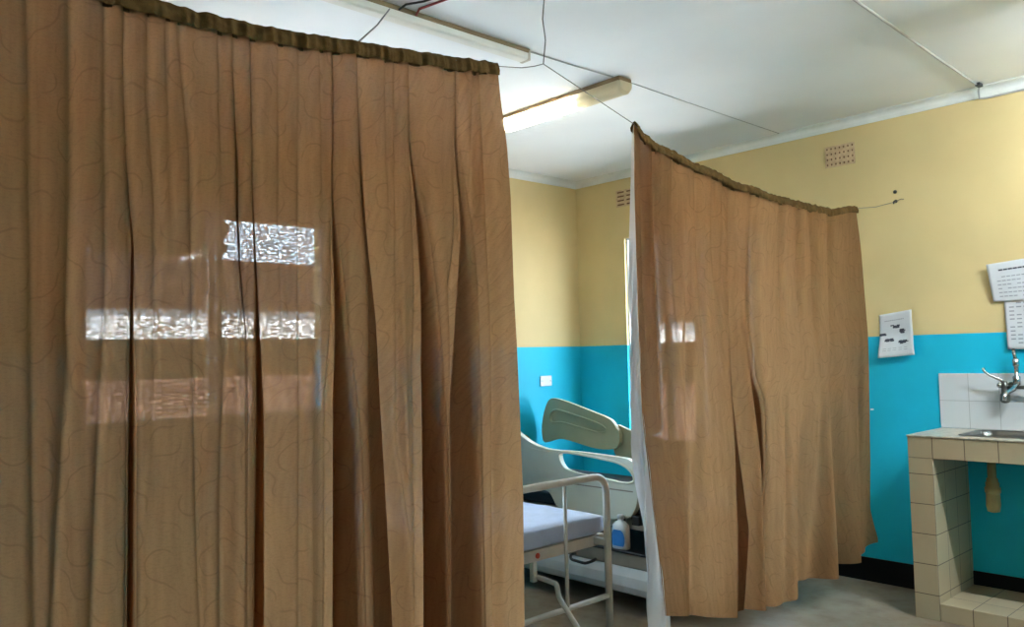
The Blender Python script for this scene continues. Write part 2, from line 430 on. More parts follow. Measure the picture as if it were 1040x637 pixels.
def shrub(name, label, cat, c, rad, trunk=None, seed=0):
    t = thing(name, label, cat, (c[0], c[1], -.15))
    bm = bmesh.new(); bmesh.ops.create_icosphere(bm, subdivisions=5, radius=1.0)
    for v in bm.verts:
        d = 1 + .35*noise.noise(v.co*2.2 + Vector((seed,0,0))) + .18*noise.noise(v.co*6 + Vector((0,seed,0)))
        v.co = Vector(c) + Vector((v.co.x*rad[0], v.co.y*rad[1], v.co.z*rad[2])) * d
    obj('foliage', bm, M['hedge'], t, smooth=True)
    if trunk:
        b2 = bmesh.new(); tube(b2, [(c[0], c[1], -.15), (c[0]+.05, c[1], c[2])], .12); obj('trunk', b2, M['dark_wood'], t, smooth=True)
    return t
def hedge(name, label, a, c):
    bm = bmesh.new(); x0, y0, z0 = a; x1, y1, z1 = c
    long_y = (y1-y0) > (x1-x0); L = (y1-y0) if long_y else (x1-x0); n = int(L/.12); rows = []
    for i in range(n+1):
        t = i/n; row = []
        for k in range(13):
            an = PI*k/12; s = -math.cos(an); h = min(1, 1.35*math.sin(an)+.0)
            px = (x0+x1)/2 + s*(x1-x0)/2 if long_y else x0 + L*t
            py = y0 + L*t if long_y else (y0+y1)/2 + s*(y1-y0)/2
            p = Vector((px, py, z0 + (z1-z0)*h)); nz = noise.noise(p*5)*.035*(h > .05)
            row.append(bm.verts.new(p + Vector((nz, nz*.5, -abs(nz)))))
        rows.append(row)
    for a_, b_ in zip(rows, rows[1:]):
        for k in range(12): bm.faces.new((a_[k], a_[k+1], b_[k+1], b_[k]))
    for r_ in (rows[0], rows[-1]): bm.faces.new(r_)
    return tag(obj(name, bm, M['hedge'], smooth=True), label, 'hedge')
outside_back()
hedge('hedge', 'dark green hedge in front of the white house behind the left curtain', (-5.3, -7, -.15), (-4.7, 2.0, 1.66))
shrub('tree', 'dark leafy tree beyond the left half of the back window', 'tree', (-12.0, .85, 4.3), (.9, 1.3, 1.3), trunk=True, seed=3)
tag(obj('boundary_wall', B(((-2.66, 4.0, -.15), (-1.72, 4.12, .95))), M['brick'], bevel=.01), kind='structure')
hedge('hedge', 'low dark hedge outside the window behind the right curtain', (-3.05, 4.5, -.15), (-1.9, 5.1, 1.52))
hedge('hedge', 'tall dark hedge added outside to block the bright view behind the right curtain', (-1.68, 4.0, -.15), (.45, 4.9, 3.3))  # added hedge: keeps bright outdoors from showing through the right curtain
t = tag(empty('house', (0, 8, -.15)), 'white house outside the window behind the right curtain', 'house')
obj('wall', B(((-4.62, 6.5, -.15), (-2.6, 9.5, 1.90))), M['house'], t)
bm = bmesh.new(); v = [bm.verts.new(c) for c in ((-4.75,6.46,1.88),(-2.4,6.46,1.88),(-2.4,7,3.6),(-5.02,7,3.6),(-4.75,9.54,1.88),(-2.4,9.54,1.88))]
for f in ((0,1,2,3),(3,2,5,4),(0,4,5,1),(0,3,4),(1,5,2)): bm.faces.new([v[i] for i in f])
obj('roof', bm, M['roof'], t)

# ------------------------------------------------------------------ curtains
L_DEEP = [([(2.117, -4.243, 0.0011), (1.867, -4.234, 0.0013), (1.642, -4.221, 0.0032), (1.463, -4.221, 0.0085), (1.263, -4.221, 0.0148), (0.792, -4.225, 0.0188)], -1), ([(2.191, -3.986, 0.0013), (2.057, -3.979, 0.0038), (1.859, -3.972, 0.0051), (1.735, -3.971, 0.0051), (1.587, -3.967, 0.0026), (1.441, -3.96, 0.0015), (0.73, -3.965, 0.0013)], 1), ([(2.181, -3.934, 0.0013), (1.79, -3.926, 0.0021), (1.54, -3.918, 0.0092), (1.243, -3.91, 0.0263), (0.719, -3.919, 0.0335)], 1), ([(2.213, -3.691, 0.0015), (1.816, -3.699, 0.003), (1.468, -3.689, 0.0304), (1.148, -3.672, 0.0732), (0.661, -3.674, 0.0844)], -1), ([(2.192, -3.602, 0.0016), (1.829, -3.589, 0.0098), (1.551, -3.587, 0.0292), (1.23, -3.583, 0.0581), (0.635, -3.565, 0.0772)], 1), ([(2.23, -3.431, 0.0025), (2.143, -3.422, 0.0054), (1.88, -3.403, 0.0182), (1.499, -3.379, 0.0475), (1.179, -3.371, 0.0728), (0.591, -3.378, 0.0824)], -1), ([(2.257, -3.241, 0.0024), (2.087, -3.234, 0.008), (1.779, -3.219, 0.0361), (1.471, -3.235, 0.0711), (1.21, -3.25, 0.1091), (0.562, -3.26, 0.1185)], -1)]
L_SOFT = [[(2.186, -3.602, 0.0326), (1.828, -3.592, 0.0455), (1.662, -3.585, 0.0456)], [(2.224, -3.431, 0.0252), (2.114, -3.419, 0.0326), (1.851, -3.4, 0.04)], [(2.247, -3.246, 0.0359), (2.087, -3.234, 0.044), (1.841, -3.217, 0.0563)], [(2.253, -3.189, 0.0206), (1.875, -3.192, 0.0244)], [(2.174, -3.934, 0.0159), (1.79, -3.926, 0.0237), (1.54, -3.918, 0.0237), (1.243, -3.91, 0.0342), (0.719, -3.919, 0.0361)], [(2.205, -3.691, 0.0217), (1.816, -3.699, 0.0244), (1.681, -3.698, 0.0274)], [(2.158, -3.978, 0.018), (1.784, -3.973, 0.0205), (1.489, -3.967, 0.0178)], [(2.095, -4.239, 0.0171), (1.754, -4.23, 0.0171), (1.463, -4.221, 0.0171), (0.792, -4.225, 0.0188)], [(1.526, -4.35, 0.0272), (1.27, -4.329, 0.0235)], [(2.154, -4.436, 0.0222), (0.836, -4.412, 0.0253)], [(2.178, -4.352, 0.0276), (1.526, -4.344, 0.0312), (0.827, -4.375, 0.0335)], [(2.198, -4.281, 0.0187), (1.528, -4.276, 0.0185), (0.809, -4.298, 0.0276)], [(2.013, -4.189, 0.0133), (1.761, -4.173, 0.0134), (1.26, -4.178, 0.0087)], [(2.148, -4.118, 0.0117), (1.89, -4.09, 0.0189), (1.534, -4.085, 0.0212), (1.023, -4.077, 0.021), (0.756, -4.073, 0.0116)], [(2.093, -4.146, 0.0114), (1.765, -4.14, 0.0091)], [(2.173, -4.019, 0.015), (1.779, -4.018, 0.0124)], [(2.161, -3.855, 0.0167), (1.746, -3.859, 0.0165), (1.466, -3.854, 0.011)], [(2.122, -3.796, 0.0202), (1.805, -3.797, 0.0258), (1.236, -3.795, 0.0312), (0.692, -3.804, 0.0333)], [(1.345, -4.008, 0.0247), (1.06, -4.01, 0.0343), (0.741, -4.012, 0.0291)], [(2.203, -3.733, 0.0181), (1.811, -3.738, 0.0119)], [(1.985, -3.489, 0.0173), (1.554, -3.491, 0.0206), (1.132, -3.492, 0.017), (0.606, -3.442, 0.0138)], [(2.23, -3.297, 0.0155), (1.561, -3.299, 0.0153)], [(2.26, -3.156, 0.0251), (2.039, -3.142, 0.0336), (1.41, -3.123, 0.0335), (0.534, -3.141, 0.0326)], [(2.238, -3.525, 0.0137), (1.837, -3.519, 0.0136)]]
L_TOP = [(-4.493, 2.222), (-4.195, 2.222), (-4.08, 2.221), (-3.901, 2.228), (-3.621, 2.258), (-3.36, 2.286), (-3.099, 2.318)]
L_EDGE = [(-3.099, 2.318), (-3.09, 2.209), (-3.069, 2.051), (-3.057, 1.89), (-3.05, 1.569), (-3.042, 1.409), (-3.036, 1.187), (-3.031, 0.934), (-3.041, 0.511)]
R_DEEP = [([(2.103, -1.713, 0.0079), (1.656, -1.736, 0.0195), (1.272, -1.739, 0.0465), (0.976, -1.729, 0.0929), (0.597, -1.709, 0.1396), (0.241, -1.75, 0.1063)], 1), ([(2.054, -1.53, 0.0085), (1.796, -1.557, 0.0167), (1.486, -1.596, 0.0246), (1.253, -1.564, 0.0248), (1.134, -1.531, 0.0292), (0.869, -1.509, 0.0126), (0.223, -1.526, 0.0058)], -1)]
R_SOFT = [[(2.089, -1.714, 0.0554), (1.656, -1.736, 0.0702), (1.272, -1.739, 0.0929), (0.975, -1.713, 0.109), (0.595, -1.701, 0.14), (0.239, -1.742, 0.1142)], [(2.04, -1.531, 0.0593), (1.796, -1.557, 0.0669), (1.486, -1.588, 0.074), (1.179, -1.561, 0.0579), (0.871, -1.526, 0.0417)], [(2.209, -2.337, 0.037), (1.479, -2.344, 0.0486)], [(2.192, -2.269, 0.0317), (1.595, -2.264, 0.0378), (1.137, -2.27, 0.0312)], [(2.138, -2.13, 0.047), (1.599, -2.148, 0.0397)], [(2.129, -1.965, 0.0646), (1.851, -1.975, 0.0641), (1.482, -1.977, 0.0354)], [(2.119, -1.849, 0.0451), (1.805, -1.862, 0.0521), (1.484, -1.854, 0.0371)], [(1.682, -2.069, 0.041), (1.048, -2.1, 0.0468)], [(1.044, -2.053, 0.0613), (0.427, -2.091, 0.0797)], [(2.099, -1.775, 0.0387), (1.61, -1.808, 0.0379)], [(0.973, -1.168, 0.057), (0.248, -1.231, 0.1288)], [(1.998, -0.812, 0.0651), (1.492, -0.827, 0.075), (0.75, -0.834, 0.1166), (0.215, -0.844, 0.1469)], [(1.234, -0.551, 0.0584), (0.319, -0.611, 0.0906)], [(2.07, -1.301, 0.046), (1.488, -1.329, 0.0361)], [(2.068, -1.014, 0.0609), (1.442, -1.039, 0.0499)], [(1.057, -1.013, 0.0601), (0.218, -1.09, 0.1159)], [(1.077, -1.336, 0.0448), (0.24, -1.404, 0.0778)], [(2.074, -1.141, 0.0389), (1.631, -1.179, 0.0382)]]
R_TOP = [(-2.402, 2.251), (-2.33, 2.21), (-2.276, 2.191), (-2.115, 2.169), (-2.048, 2.15), (-1.87, 2.138), (-1.716, 2.106), (-1.534, 2.104), (-1.424, 2.089), (-1.101, 2.083), (-0.793, 2.083), (-0.623, 2.117), (-0.518, 2.126)]
R_EDGE_L = [(-2.401, 2.251), (-2.409, 1.965), (-2.41, 1.479), (-2.403, 1.146), (-2.373, 0.923), (-2.347, 0.736), (-2.32, 0.552), (-2.3, 0.375)]
R_EDGE_R = [(-0.524, 2.125), (-0.51, 1.972), (-0.49, 1.707), (-0.47, 1.443), (-0.467, 1.126), (-0.458, 0.759), (-0.462, 0.5), (-0.431, 0.334)]
R_BOTTOM = [(-2.3, 0.375), (-1.803, 0.253), (-1.695, 0.253), (-1.475, 0.221), (-1.342, 0.235), (-1.228, 0.279), (-0.965, 0.259), (-0.931, 0.29), (-0.672, 0.276), (-0.431, 0.334)]
R_LINING = [(-2.35, 2.266), (-2.368, 2.054), (-2.387, 1.852), (-2.399, 1.594), (-2.409, 1.219), (-2.395, 1.07), (-2.389, 0.969), (-2.392, 0.774), (-2.356, 0.551), (-2.326, 0.331), (-2.312, 0.133)]

XC = 2.512
def soft_dip(tabs, y, z, k_=1.0):
    s = 0.0
    for tb in tabs:
        zs = [r[0] for r in tb]; zt, zb = max(zs), min(zs)
        c, w = interp(sorted(tb), z)
        if abs(y - c) > w*1.6: continue
        fade = sstep(zb-.30, zb+.25, z) if zb > .9 else 1.0
        fade *= 1 - sstep(zt-.20, zt+.35, z) if zt < 1.9 else 1.0
        s += k_ * fade * min(1.35*w, .050) * math.exp(-((y-c)/(w*.5))**2)
    return s
def build_curtain(name, top, bottom, edge_l, edge_r, deep, soft, rows, step, parent, wob, flare, dip=1.0):
    zt = lambda y: interp(top, y)[0]
    zb = lambda y: interp(bottom, y)[0]
    deep = sorted(deep, key=lambda d: d[0][0][1])
    deep = [(sorted(tb), dr) for tb, dr in deep]
    el, er = sorted([(z, y) for y, z in edge_l]), sorted([(z, y) for y, z in edge_r])
    def layout(t):
        zz = lambda y: zt(y) + t*(zb(y) - zt(y))
        yl = interp(el, zz(edge_l[0][0]))[0]; yr = interp(er, zz(edge_r[0][0]))[0]
        ps = []
        for tb, dr in deep:
            c, w = interp(tb, zz(tb[0][1])); ps.append((c - w/2, c + w/2, w, dr))
        return yl, yr, ps
    yl, yr, ps = layout(.5)
    ends = [yl] + [p for q in ps for p in (q[0], q[1])] + [yr]
    counts = [max(6, int((ends[2*i+1] - ends[2*i])/step)) for i in range(len(ps)+1)]
    NP = 9
    depth = lambda w: min(1.3*w*sstep(.0, .012, w), .075)
    bm = bmesh.new(); uvl = bm.loops.layers.uv.new('UVMap'); grid = []; uvs = []
    for r in range(rows+1):
        t = r/rows; t = t
        yl, yr, ps = layout(t)
        pts = []                                # (y, x)
        ends = [yl] + [p for q in ps for p in (q[0], q[1])] + [yr]
        for i in range(len(ps)+1):
            a, c = ends[2*i], ends[2*i+1]
            dl = dr_ = 0
            if i > 0 and ps[i-1][3] > 0: dl = depth(ps[i-1][2])/2
            if i < len(ps) and ps[i][3] < 0: dr_ = depth(ps[i][2])/2
            L = max(.02, (c-a)*.55)
            n = counts[i]
            for k in range(n+1):
                y = a + (c-a)*k/n; x = 0
                if dl: x -= 2*dl*(1 - sstep(0, min(L, .13), y-a))
                if dr_: x -= 2*dr_*(1 - sstep(0, min(L, .13), c-y))
                pts.append((y, x))
            if i < len(ps):
                a, c, w, dr = ps[i]; DD = depth(w)
                lay = []
                for k in range(3*NP + 1):              # an open S: out to the far side, back under, out again
                    q = k/(3*NP)
                    ph = q*3
                    if ph < 1: fy = ph
                    elif ph < 2: fy = 2 - ph
                    else: fy = ph - 2
                    fy = .5 - .5*math.cos(PI*fy) if .0 < fy < 1 else fy
                    fx = q + .045*math.sin(2*PI*q)
                    lay.append((a + w*fy, -DD*fx if dr > 0 else -DD*fx))
                if dr < 0: lay = [(a + c - y, x) for y, x in reversed(lay)]
                pts += lay
        row = []; ru = []; u = 0.0; prev = None
        for y, x in pts:
            z = zt(y) + t*(zb(y) - zt(y)); dep = zt(y) - z
            x -= soft_dip(soft, y, z, dip)
            x += wob * (noise.noise(Vector((y*4.2, z*.5, 1.7))) * 1.6) * sstep(0, .25, dep)
            x += .0035 * math.exp(-dep/.07) * noise.noise(Vector((y*55, 3.1, 0)))
            x += .0022 * noise.noise(Vector((y*24, z*1.3, 8.0))) * sstep(0, .2, dep)
            x += flare(y, z, t)
            if prev is not None: u += math.hypot(y-prev[0], x-prev[1])
            prev = (y, x)
            row.append(bm.verts.new((XC + x, y, z))); ru.append((u, z))
        grid.append(row); uvs.append(ru)
    for r in range(rows):
        for k in range(len(grid[0])-1):
            f = bm.faces.new((grid[r][k], grid[r+1][k], grid[r+1][k+1], grid[r][k+1]))
            for lp, q in zip(f.loops, (uvs[r][k], uvs[r+1][k], uvs[r+1][k+1], uvs[r][k+1])): lp[uvl].uv = q
    return obj(name, bm, M['fabric'], parent, smooth=True)
def build_heading(top, parent, hgt, seed, thick=.013):
    bm = bmesh.new(); y0, y1 = top[0][0], top[-1][0]; n = int((y1-y0)/.004); rows = []
    for k in range(n+1):
        y = y0 + (y1-y0)*k/n; z = interp(top, y)[0]
        g = .010*noise.noise(Vector((y*46+seed, .3, 0))) + .006*noise.noise(Vector((y*95+seed, 5.3, 0)))
        hz = .006*noise.noise(Vector((y*30+seed, 9.1, 0)))
        ring = [(thick*.85 + g*.9, -hgt+hz), (thick + g, -hgt*.6), (thick*.75+g, -.006), (thick*.2+g*.4, .007+hz), (-thick*.6+g*.4, .004), (-thick - g, -hgt*.5), (-thick*.85 - g, -hgt+hz)]
        rows.append([bm.verts.new((XC + a, y, z + b_)) for a, b_ in ring])
    for a, c in zip(rows, rows[1:]):
        for k in range(6): bm.faces.new((a[k], a[k+1], c[k+1], c[k]))
    return obj('heading', bm, M['heading'], parent, smooth=True)

# left, near curtain
lt = thing('curtain', 'large brown patterned privacy curtain hanging in the left foreground', 'curtain', (XC, -4.0, .28))
L_TOP = [(-5.3, 2.26), (-4.8, 2.235)] + L_TOP
L_EDGE_L = [(-5.3, 2.26), (-5.3, .28)]
L_BOTTOM = [(-5.3, .28), (-3.0, .28)]
build_curtain('drape', L_TOP, L_BOTTOM, L_EDGE_L, L_EDGE, L_DEEP, L_SOFT, 90, .0065, lt, .014, lambda y, z, t: 0.0)
build_heading(L_TOP, lt, .036, 0.0)

# right, far curtain
rt = thing('curtain', 'smaller brown privacy curtain with white back edge beside the beds', 'curtain', (XC, -1.4, .25))
def r_flare(y, z, t):
    s = sstep(.35, 1.0, t)
    return s * (.030*math.sin(2*PI*(y+.10)/.33) * sstep(-1.75, -1.45, y) + .012*math.sin(2*PI*(y)/.21)*sstep(-1.7, -1.4, y))
build_curtain('drape', R_TOP, R_BOTTOM, R_EDGE_L, R_EDGE_R, R_DEEP, R_SOFT, 80, .009, rt, .010, r_flare, .75)
build_heading(R_TOP, rt, .030, 40.0, .012)
bm = bmesh.new(); rows = []                                   # white lining turned back along the leading edge
redge = sorted([(z, y) for y, z in R_EDGE_L]); rlin = sorted([(z, y) for y, z in R_LINING])
for r in range(61):
    z = 2.245 - (2.245-.16)*r/60
    y0 = interp(redge, z)[0]; y1 = interp(rlin, z)[0]
    if z < .37: y0 = interp(redge, .37)[0] - (.37-z)*.05
    row = []
    for k in range(11):
        s = k/10
        ww = sstep(2.0, .9, z) if z > .9 else 1.0
        x = XC - .004 - .050*s**.8 + ww*.022*math.sin(s*PI*2.6 + z*9)*min(1, s*2.5) + ww*.012*noise.noise(Vector((s*3, z*7, 2)))
        y = y0 + .004 + (y1-y0)*s + .03*math.sin(s*PI)*ww*.4 + ww*.016*math.sin(s*8 + z*13)*math.sin(s*PI)
        row.append(bm.verts.new((x, y, z)))
    row += [bm.verts.new((row[-1].co.x - .05, row[-1].co.y + .09, z)), bm.verts.new((row[-1].co.x - .06, row[-1].co.y + .22, z))]
    rows.append(row)
for a, c in zip(rows, rows[1:]):
    for k in range(len(a)-1): bm.faces.new((a[k], a[k+1], c[k+1], c[k]))
lin = obj('lining', bm, M['lining'], rt, smooth=True); lin['label'] = 'white satin lining turned back'

# wires that carry them
bm = bmesh.new()
pts = [(XC, -5.98, 2.35)] + [(XC, y, z-.004) for y, z in L_TOP] + [(XC, -2.99, 2.333), (XC, -2.93, 2.352), (XC, -2.886, 2.370), (XC, -2.65, 2.310)] + [(XC, y, z-.004) for y, z in R_TOP] + [(XC, -.28, 2.155), (XC, -.02, 2.212), (XC, .0, 2.214)]
tube(bm, pts, .0016, n=6)
tag(obj('curtain_wire', bm, M['wire'], smooth=True), 'sagging steel wire that carries both curtains, strung to a wall hook', 'wire')
bm = bmesh.new(); tube(bm, [(XC, -2.886, 2.370), (XC+.012, -2.885, 2.45), (XC-.004, -2.880, 2.53), (XC+.004, -2.878, 2.60), (XC, -2.878, H)], .0022, n=6)
tag(obj('suspension_wire', bm, M['wire'], smooth=True), 'thin wire hanging from ceiling to the bend in the gap between the curtains', 'wire')
bm = bmesh.new(); tube(bm, [(XC, -3.625, 2.262), (2.14, -3.31, 2.515), (1.865, -3.07, 2.728)], .0028, n=6)
tag(obj('suspension_wire', bm, M['wire'], smooth=True), 'slanting wire from the left curtain top to the ceiling beside the long lamp', 'wire')
t = thing('wall_hook', 'small dark hook in the yellow wall holding the curtain wire end', 'hook', (2.512, 0, 2.215))
bm = bmesh.new(); tube(bm, [(2.512, .0, 2.218), (2.512, -.02, 2.218), (2.512, -.035, 2.210), (2.512, -.03, 2.200)], .004, n=8, fil=.008); lathe(bm, [(.010, 0), (.010, -.004)], (2.512, 0, 2.218), 12, 'y')
obj('shank', bm, M['dark_metal'], t, smooth=True)
bm = bmesh.new(); tube(bm, [(2.516, -.012, 2.215), (2.545, -.010, 2.226), (2.56, -.008, 2.222)], .002, n=6); obj('wire_tail', bm, M['wire'], t)
bm = bmesh.new(); lathe(bm, [(.011, .0), (.011, -.003), (.006, -.010), (.002, -.011)], (2.510, 0, 2.274), 12, 'y')
tag(obj('wall_plug', bm, M['dark_metal'], smooth=True), 'dark plug hole in the yellow wall just above the curtain hook', 'plug')

# ------------------------------------------------------------------ ceiling lamps and cables
def batten(name, label, a, axis, length, w, lit):
    t = thing(name, label, 'ceiling lamp', (a[0], a[1], H))
    def P(l, s, z): return (a[0] - l, a[1] + s, H + z) if axis == 'x' else (a[0] + s, a[1] - l, H + z)
    return t, P
# lamp above the left curtain (runs along Y), unlit
t, P = batten('fluorescent_lamp', 'unlit cream batten lamp running along the ceiling above the left curtain', (1.825, -2.30), 'y', 1.5, .08, False)
obj('base_tray', B((P(0, -.022, -.022), P(1.5, .029, 0))), M['lamp_brown'], t, bevel=.004)
bm = bmesh.new(); prof = [(-.028, -.020), (-.028, -.046), (-.020, -.052), (.020, -.052), (.028, -.046), (.028, -.020)]
r = [[bm.verts.new(P(l, s, z)) for s, z in prof] for l in (.012, 1.49)]
for k in range(6): bm.faces.new((r[0][k], r[0][(k+1)%6], r[1][(k+1)%6], r[1][k]))
bm.faces.new(r[0]); bm.faces.new(r[1]); obj('cover', bm, M['opal'], t, bevel=.003)
obj('end_cap', B((P(-.004, -.029, -.054), P(.014, .029, -.004))), M['lamp_tray'], t, bevel=.005)
obj('end_cap', B((P(1.486, -.029, -.054), P(1.504, .029, -.004))), M['lamp_tray'], t, bevel=.005)
# lamp between the curtains (runs along X), lit
t, P = batten('fluorescent_lamp', 'lit lamp with yellowed cover on the ceiling between the two curtains', (1.885, -1.665), 'x', .92, .1, True)
obj('base_tray', B((P(0, -.050, -.028), P(.92, .050, 0))), M['lamp_brown'], t, bevel=.006)
bm = bmesh.new(); prof = [(-.052, -.024)] + [(-.052*math.cos(x), -.046 - .040*math.sin(x)) for x in (PI*k/10 for k in range(11))] + [(.052, -.024)]
r = [[bm.verts.new(P(l, s*f, z if f == 1 else -.024 + (z+.024)*.8)) for s, z in prof] for l, f in ((-.004, .85), (.012, 1), (.908, 1), (.924, .85))]
for i in range(3):
    for k in range(len(prof)-1): bm.faces.new((r[i][k], r[i][k+1], r[i+1][k+1], r[i+1][k]))
bm.faces.new(r[0]); bm.faces.new(r[-1]); obj('diffuser', bm, M['diffuser'], t, smooth=False)
bm = bmesh.new(); tube(bm, [P(.34, 0, -.052), P(.88, 0, -.052)], .016, n=16); obj('lamp_tube', bm, M['tube_on'], t, smooth=True)
for l in (.30, .865): obj('tube_holder', B((P(l, -.018, -.074), P(l+.035, .018, -.028))), M['lamp_tray'], t, bevel=.003)
# lamp on the camera side of the curtains, above and behind the photograph's edge
t, P = batten('fluorescent_lamp', 'lit lamp hanging on two rods from the ceiling in front of the curtains', (5.2, -1.2), 'x', 1.25, .1, True)
obj('base_tray', B((P(0, -.028, -.13), P(1.25, .028, -.10))), M['lamp_tray'], t, bevel=.006)
bm = bmesh.new(); tube(bm, [P(.02, 0, -.165), P(1.23, 0, -.165)], .016, n=16); obj('lamp_tube', bm, M['tube_cool'], t, smooth=True)
for l in (.0, 1.225): obj('tube_holder', B((P(l, -.018, -.184), P(l+.025, .018, -.13))), M['lamp_tray'], t, bevel=.003)
for l in (.2, 1.05):
    bm = bmesh.new(); tube(bm, [P(l, 0, -.105), P(l, 0, 0)], .004, n=8); obj('hanging_rod', bm, M['lamp_tray'], t)
def cable(name, pts, r, m, label, cat='cable'):
    bm = bmesh.new(); tube(bm, pts, r, n=8); return tag(obj(name, bm, M[m], smooth=True), label, cat)
cable('ceiling_cable', [(1.835, -2.30, H-.004), (1.84, -1.99, H-.004), (1.853, -1.72, H-.004)], .0035, 'cable', 'thin grey cable along the ceiling joining the two lamps')
cable('ceiling_cable', [(1.853, -1.61, H-.003), (1.842, -1.1, H-.003), (1.832, -.35, H-.003), (1.828, -.06, H-.003)], .0022, 'cable', 'thin grey cable running from the lit lamp to the yellow wall')
cable('ceiling_cable', [(3.075, -2.4, H-.005), (3.055, -1.648, H-.005), (3.05, -1.45, H-.008), (3.02, -.70, H-.006), (3.005, -.08, H-.008), (2.995, -.062, H-.03), (2.985, -.022, H-.058), (3.02, -.012, H-.060), (3.4, -.010, H-.060), (4.2, -.010, H-.060)], .0055, 'cable', 'dark grey cable crossing the right ceiling then following the cornice')
tag(obj('cable_clip', B(((3.0, -.135, H-.018), (3.025, -.085, H))), M['dark_cable'], bevel=.003), 'small black clip on the ceiling cable close to the cornice', 'clip')
cable('lamp_wire', [(1.838, -2.93, H-.02), (1.89, -2.945, H-.006), (1.997, -2.924, H-.006), (2.10, -2.90, H-.004), (2.3, -2.86, H-.004)], .005, 'red_cable', 'red wire leaving the side of the unlit lamp')
cable('lamp_wire', [(1.838, -3.02, H-.02), (1.89, -3.01, H-.006), (1.955, -2.974, H-.006), (2.06, -2.94, H-.004), (2.28, -2.90, H-.004)], .0045, 'dark_cable', 'black wire leaving the side of the unlit lamp')

# ------------------------------------------------------------------ things on the walls
def air_brick(label, x0, z0, x1, z1, nx, nz, slot):
    t = thing('air_brick', label, 'vent', ((x0+x1)/2, 0, z0), 'terracotta air bricks in the yellow wall')
    bm = bmesh.new(); w, h = x1-x0, z1-z0
    cx, cz = w/nx, h/nz
    bw = cx*.30 if not slot else cx*.12; bh = cz*.30
    d = .006
    for i in range(nx+1): box(bm, (x0+cx*i-bw*(i > 0), -d, z0), (x0+cx*i+bw*(i < nx), .0, z1))
    for k in range(nz+1): box(bm, (x0-.0005, -d-.0007, z0+cz*k-bh*(k > 0)), (x1+.0005, .0, z0+cz*k+bh*(k < nz)))
    obj('grille', bm, M['terracotta'], t)
    obj('back', B(((x0+.001, -.0012, z0+.001), (x1-.001, 0, z1-.001))), M['dark_hole'], t)
air_brick('terracotta air brick high on the yellow wall above the right curtain', 2.101, 2.487, 2.285, 2.617, 7, 4, False)
air_brick('terracotta air brick in the corner high above the bright window', .423, 2.495, .60, 2.622, 2, 4, True)
t = thing('blank_plate', 'white electrical plate on the blue wall above the plastic bed rails', 'socket plate', (0, -.40, 1.177))
obj('plate', B(((0, -.462, 1.138), (.009, -.340, 1.217))), M['plate'], t, bevel=.004)
for y in (-.445, -.357):
    bm = bmesh.new(); lathe(bm, [(.004, .008), (.004, .0105), (.001, .011)], (0, y, 1.1775), 10, 'x'); obj('screw', bm, M['chrome'], t)

def sheet(name, label, corners, curl, m='paper', nx=14, nz=18):
    """a sheet of paper pinned to the right wall: corners tl,tr,br,bl as (x,z); curl(u,v) stand-off from wall"""
    tl, tr, br, bl = [Vector(c) for c in corners]
    t = thing(name, label, 'paper', ((tl.x+br.x)/2, 0, br.y))
    def at(u, v, d=0):
        p = (tl*(1-u) + tr*u)*(1-v) + (bl*(1-u) + br*u)*v
        return Vector((p.x, -(.003 + curl(u, v)) - d, p.y))
    bm = bmesh.new(); g = [[bm.verts.new(at(i/nx, j/nz)) for i in range(nx+1)] for j in range(nz+1)]
    fs = [bm.faces.new((g[j][i], g[j+1][i], g[j+1][i+1], g[j][i+1])) for j in range(nz) for i in range(nx)]
    s = obj('page', bm, M[m], t, smooth=True)
    md = s.modifiers.new('thickness', 'SOLIDIFY'); md.thickness = .0008
    return t, at
def marks(t, at, rects, m, name):
    bm = bmesh.new()
    for u0, v0, u1, v1 in rects:
        n = 4; a = [bm.verts.new(at(u0+(u1-u0)*i/n, v0, .0016)) for i in range(n+1)]; c = [bm.verts.new(at(u0+(u1-u0)*i/n, v1, .0016)) for i in range(n+1)]
        for i in range(n): bm.faces.new((a[i], c[i], c[i+1], a[i+1]))
    return obj(name, bm, M[m], t)
def blob(cu, cv, ru, rv, n, seed):
    rnd = random.Random(seed); out = []
    for _ in range(n):
        u, v = cu + rnd.uniform(-ru, ru), cv + rnd.uniform(-rv, rv); out.append((u, v, u + rnd.uniform(.05, .11), v + rnd.uniform(.02, .045)))
    return out
t, at = sheet('notice', 'white instruction sheet with five small pictures across the yellow and blue paint', [(2.388, 1.562), (2.575, 1.585), (2.590, 1.326), (2.386, 1.310)],
              lambda u, v: .004 + .040*sstep(.45, 1, v)*(1-.45*u) + .022*sstep(.5, 1, u)*sstep(.2, .9, 1-abs(v-.5)))
rnd = random.Random(2)
title = [(.16 + .055*i, .16, .16 + .055*i + .04, .18) for i in range(11)]
marks(t, at, title, 'ink_soft', 'printed_title')
pics = [(.10, .46, .075, .016), (.46, .30, .10, .022), (.66, .42, .075, .03), (.28, .60, .10, .026), (.70, .66, .11, .02)]
for i, (cu, cv, ru, rv) in enumerate(pics):
    marks(t, at, blob(cu-.04, cv, ru, rv*1.2, 13, i+1), 'ink', 'printed_picture'); 
caps = [(u, .80 + .045*j, u+.10, .81 + .045*j) for j in range(2) for u in (.12, .26, .40, .56, .72)]
marks(t, at, caps, 'ink_soft', 'printed_caption')
t, at = sheet('notice', 'upper white notice with a bold heading line at the right edge', [(2.978, 1.800), (3.215, 1.822), (3.215, 1.600), (2.998, 1.600)], lambda u, v: .014 + .022*(1-u)*(1-v))
marks(t, at, [(.22 + .095*i, .175, .22 + .095*i + .085, .215) for i in range(8)], 'ink', 'printed_heading')
marks(t, at, [(.16 + .10*i, .36 + .10*j, .16 + .10*i + .08, .385 + .10*j) for i in range(8) for j in range(6) if (i*5+j*3) % 7], 'ink_soft', 'printed_text')
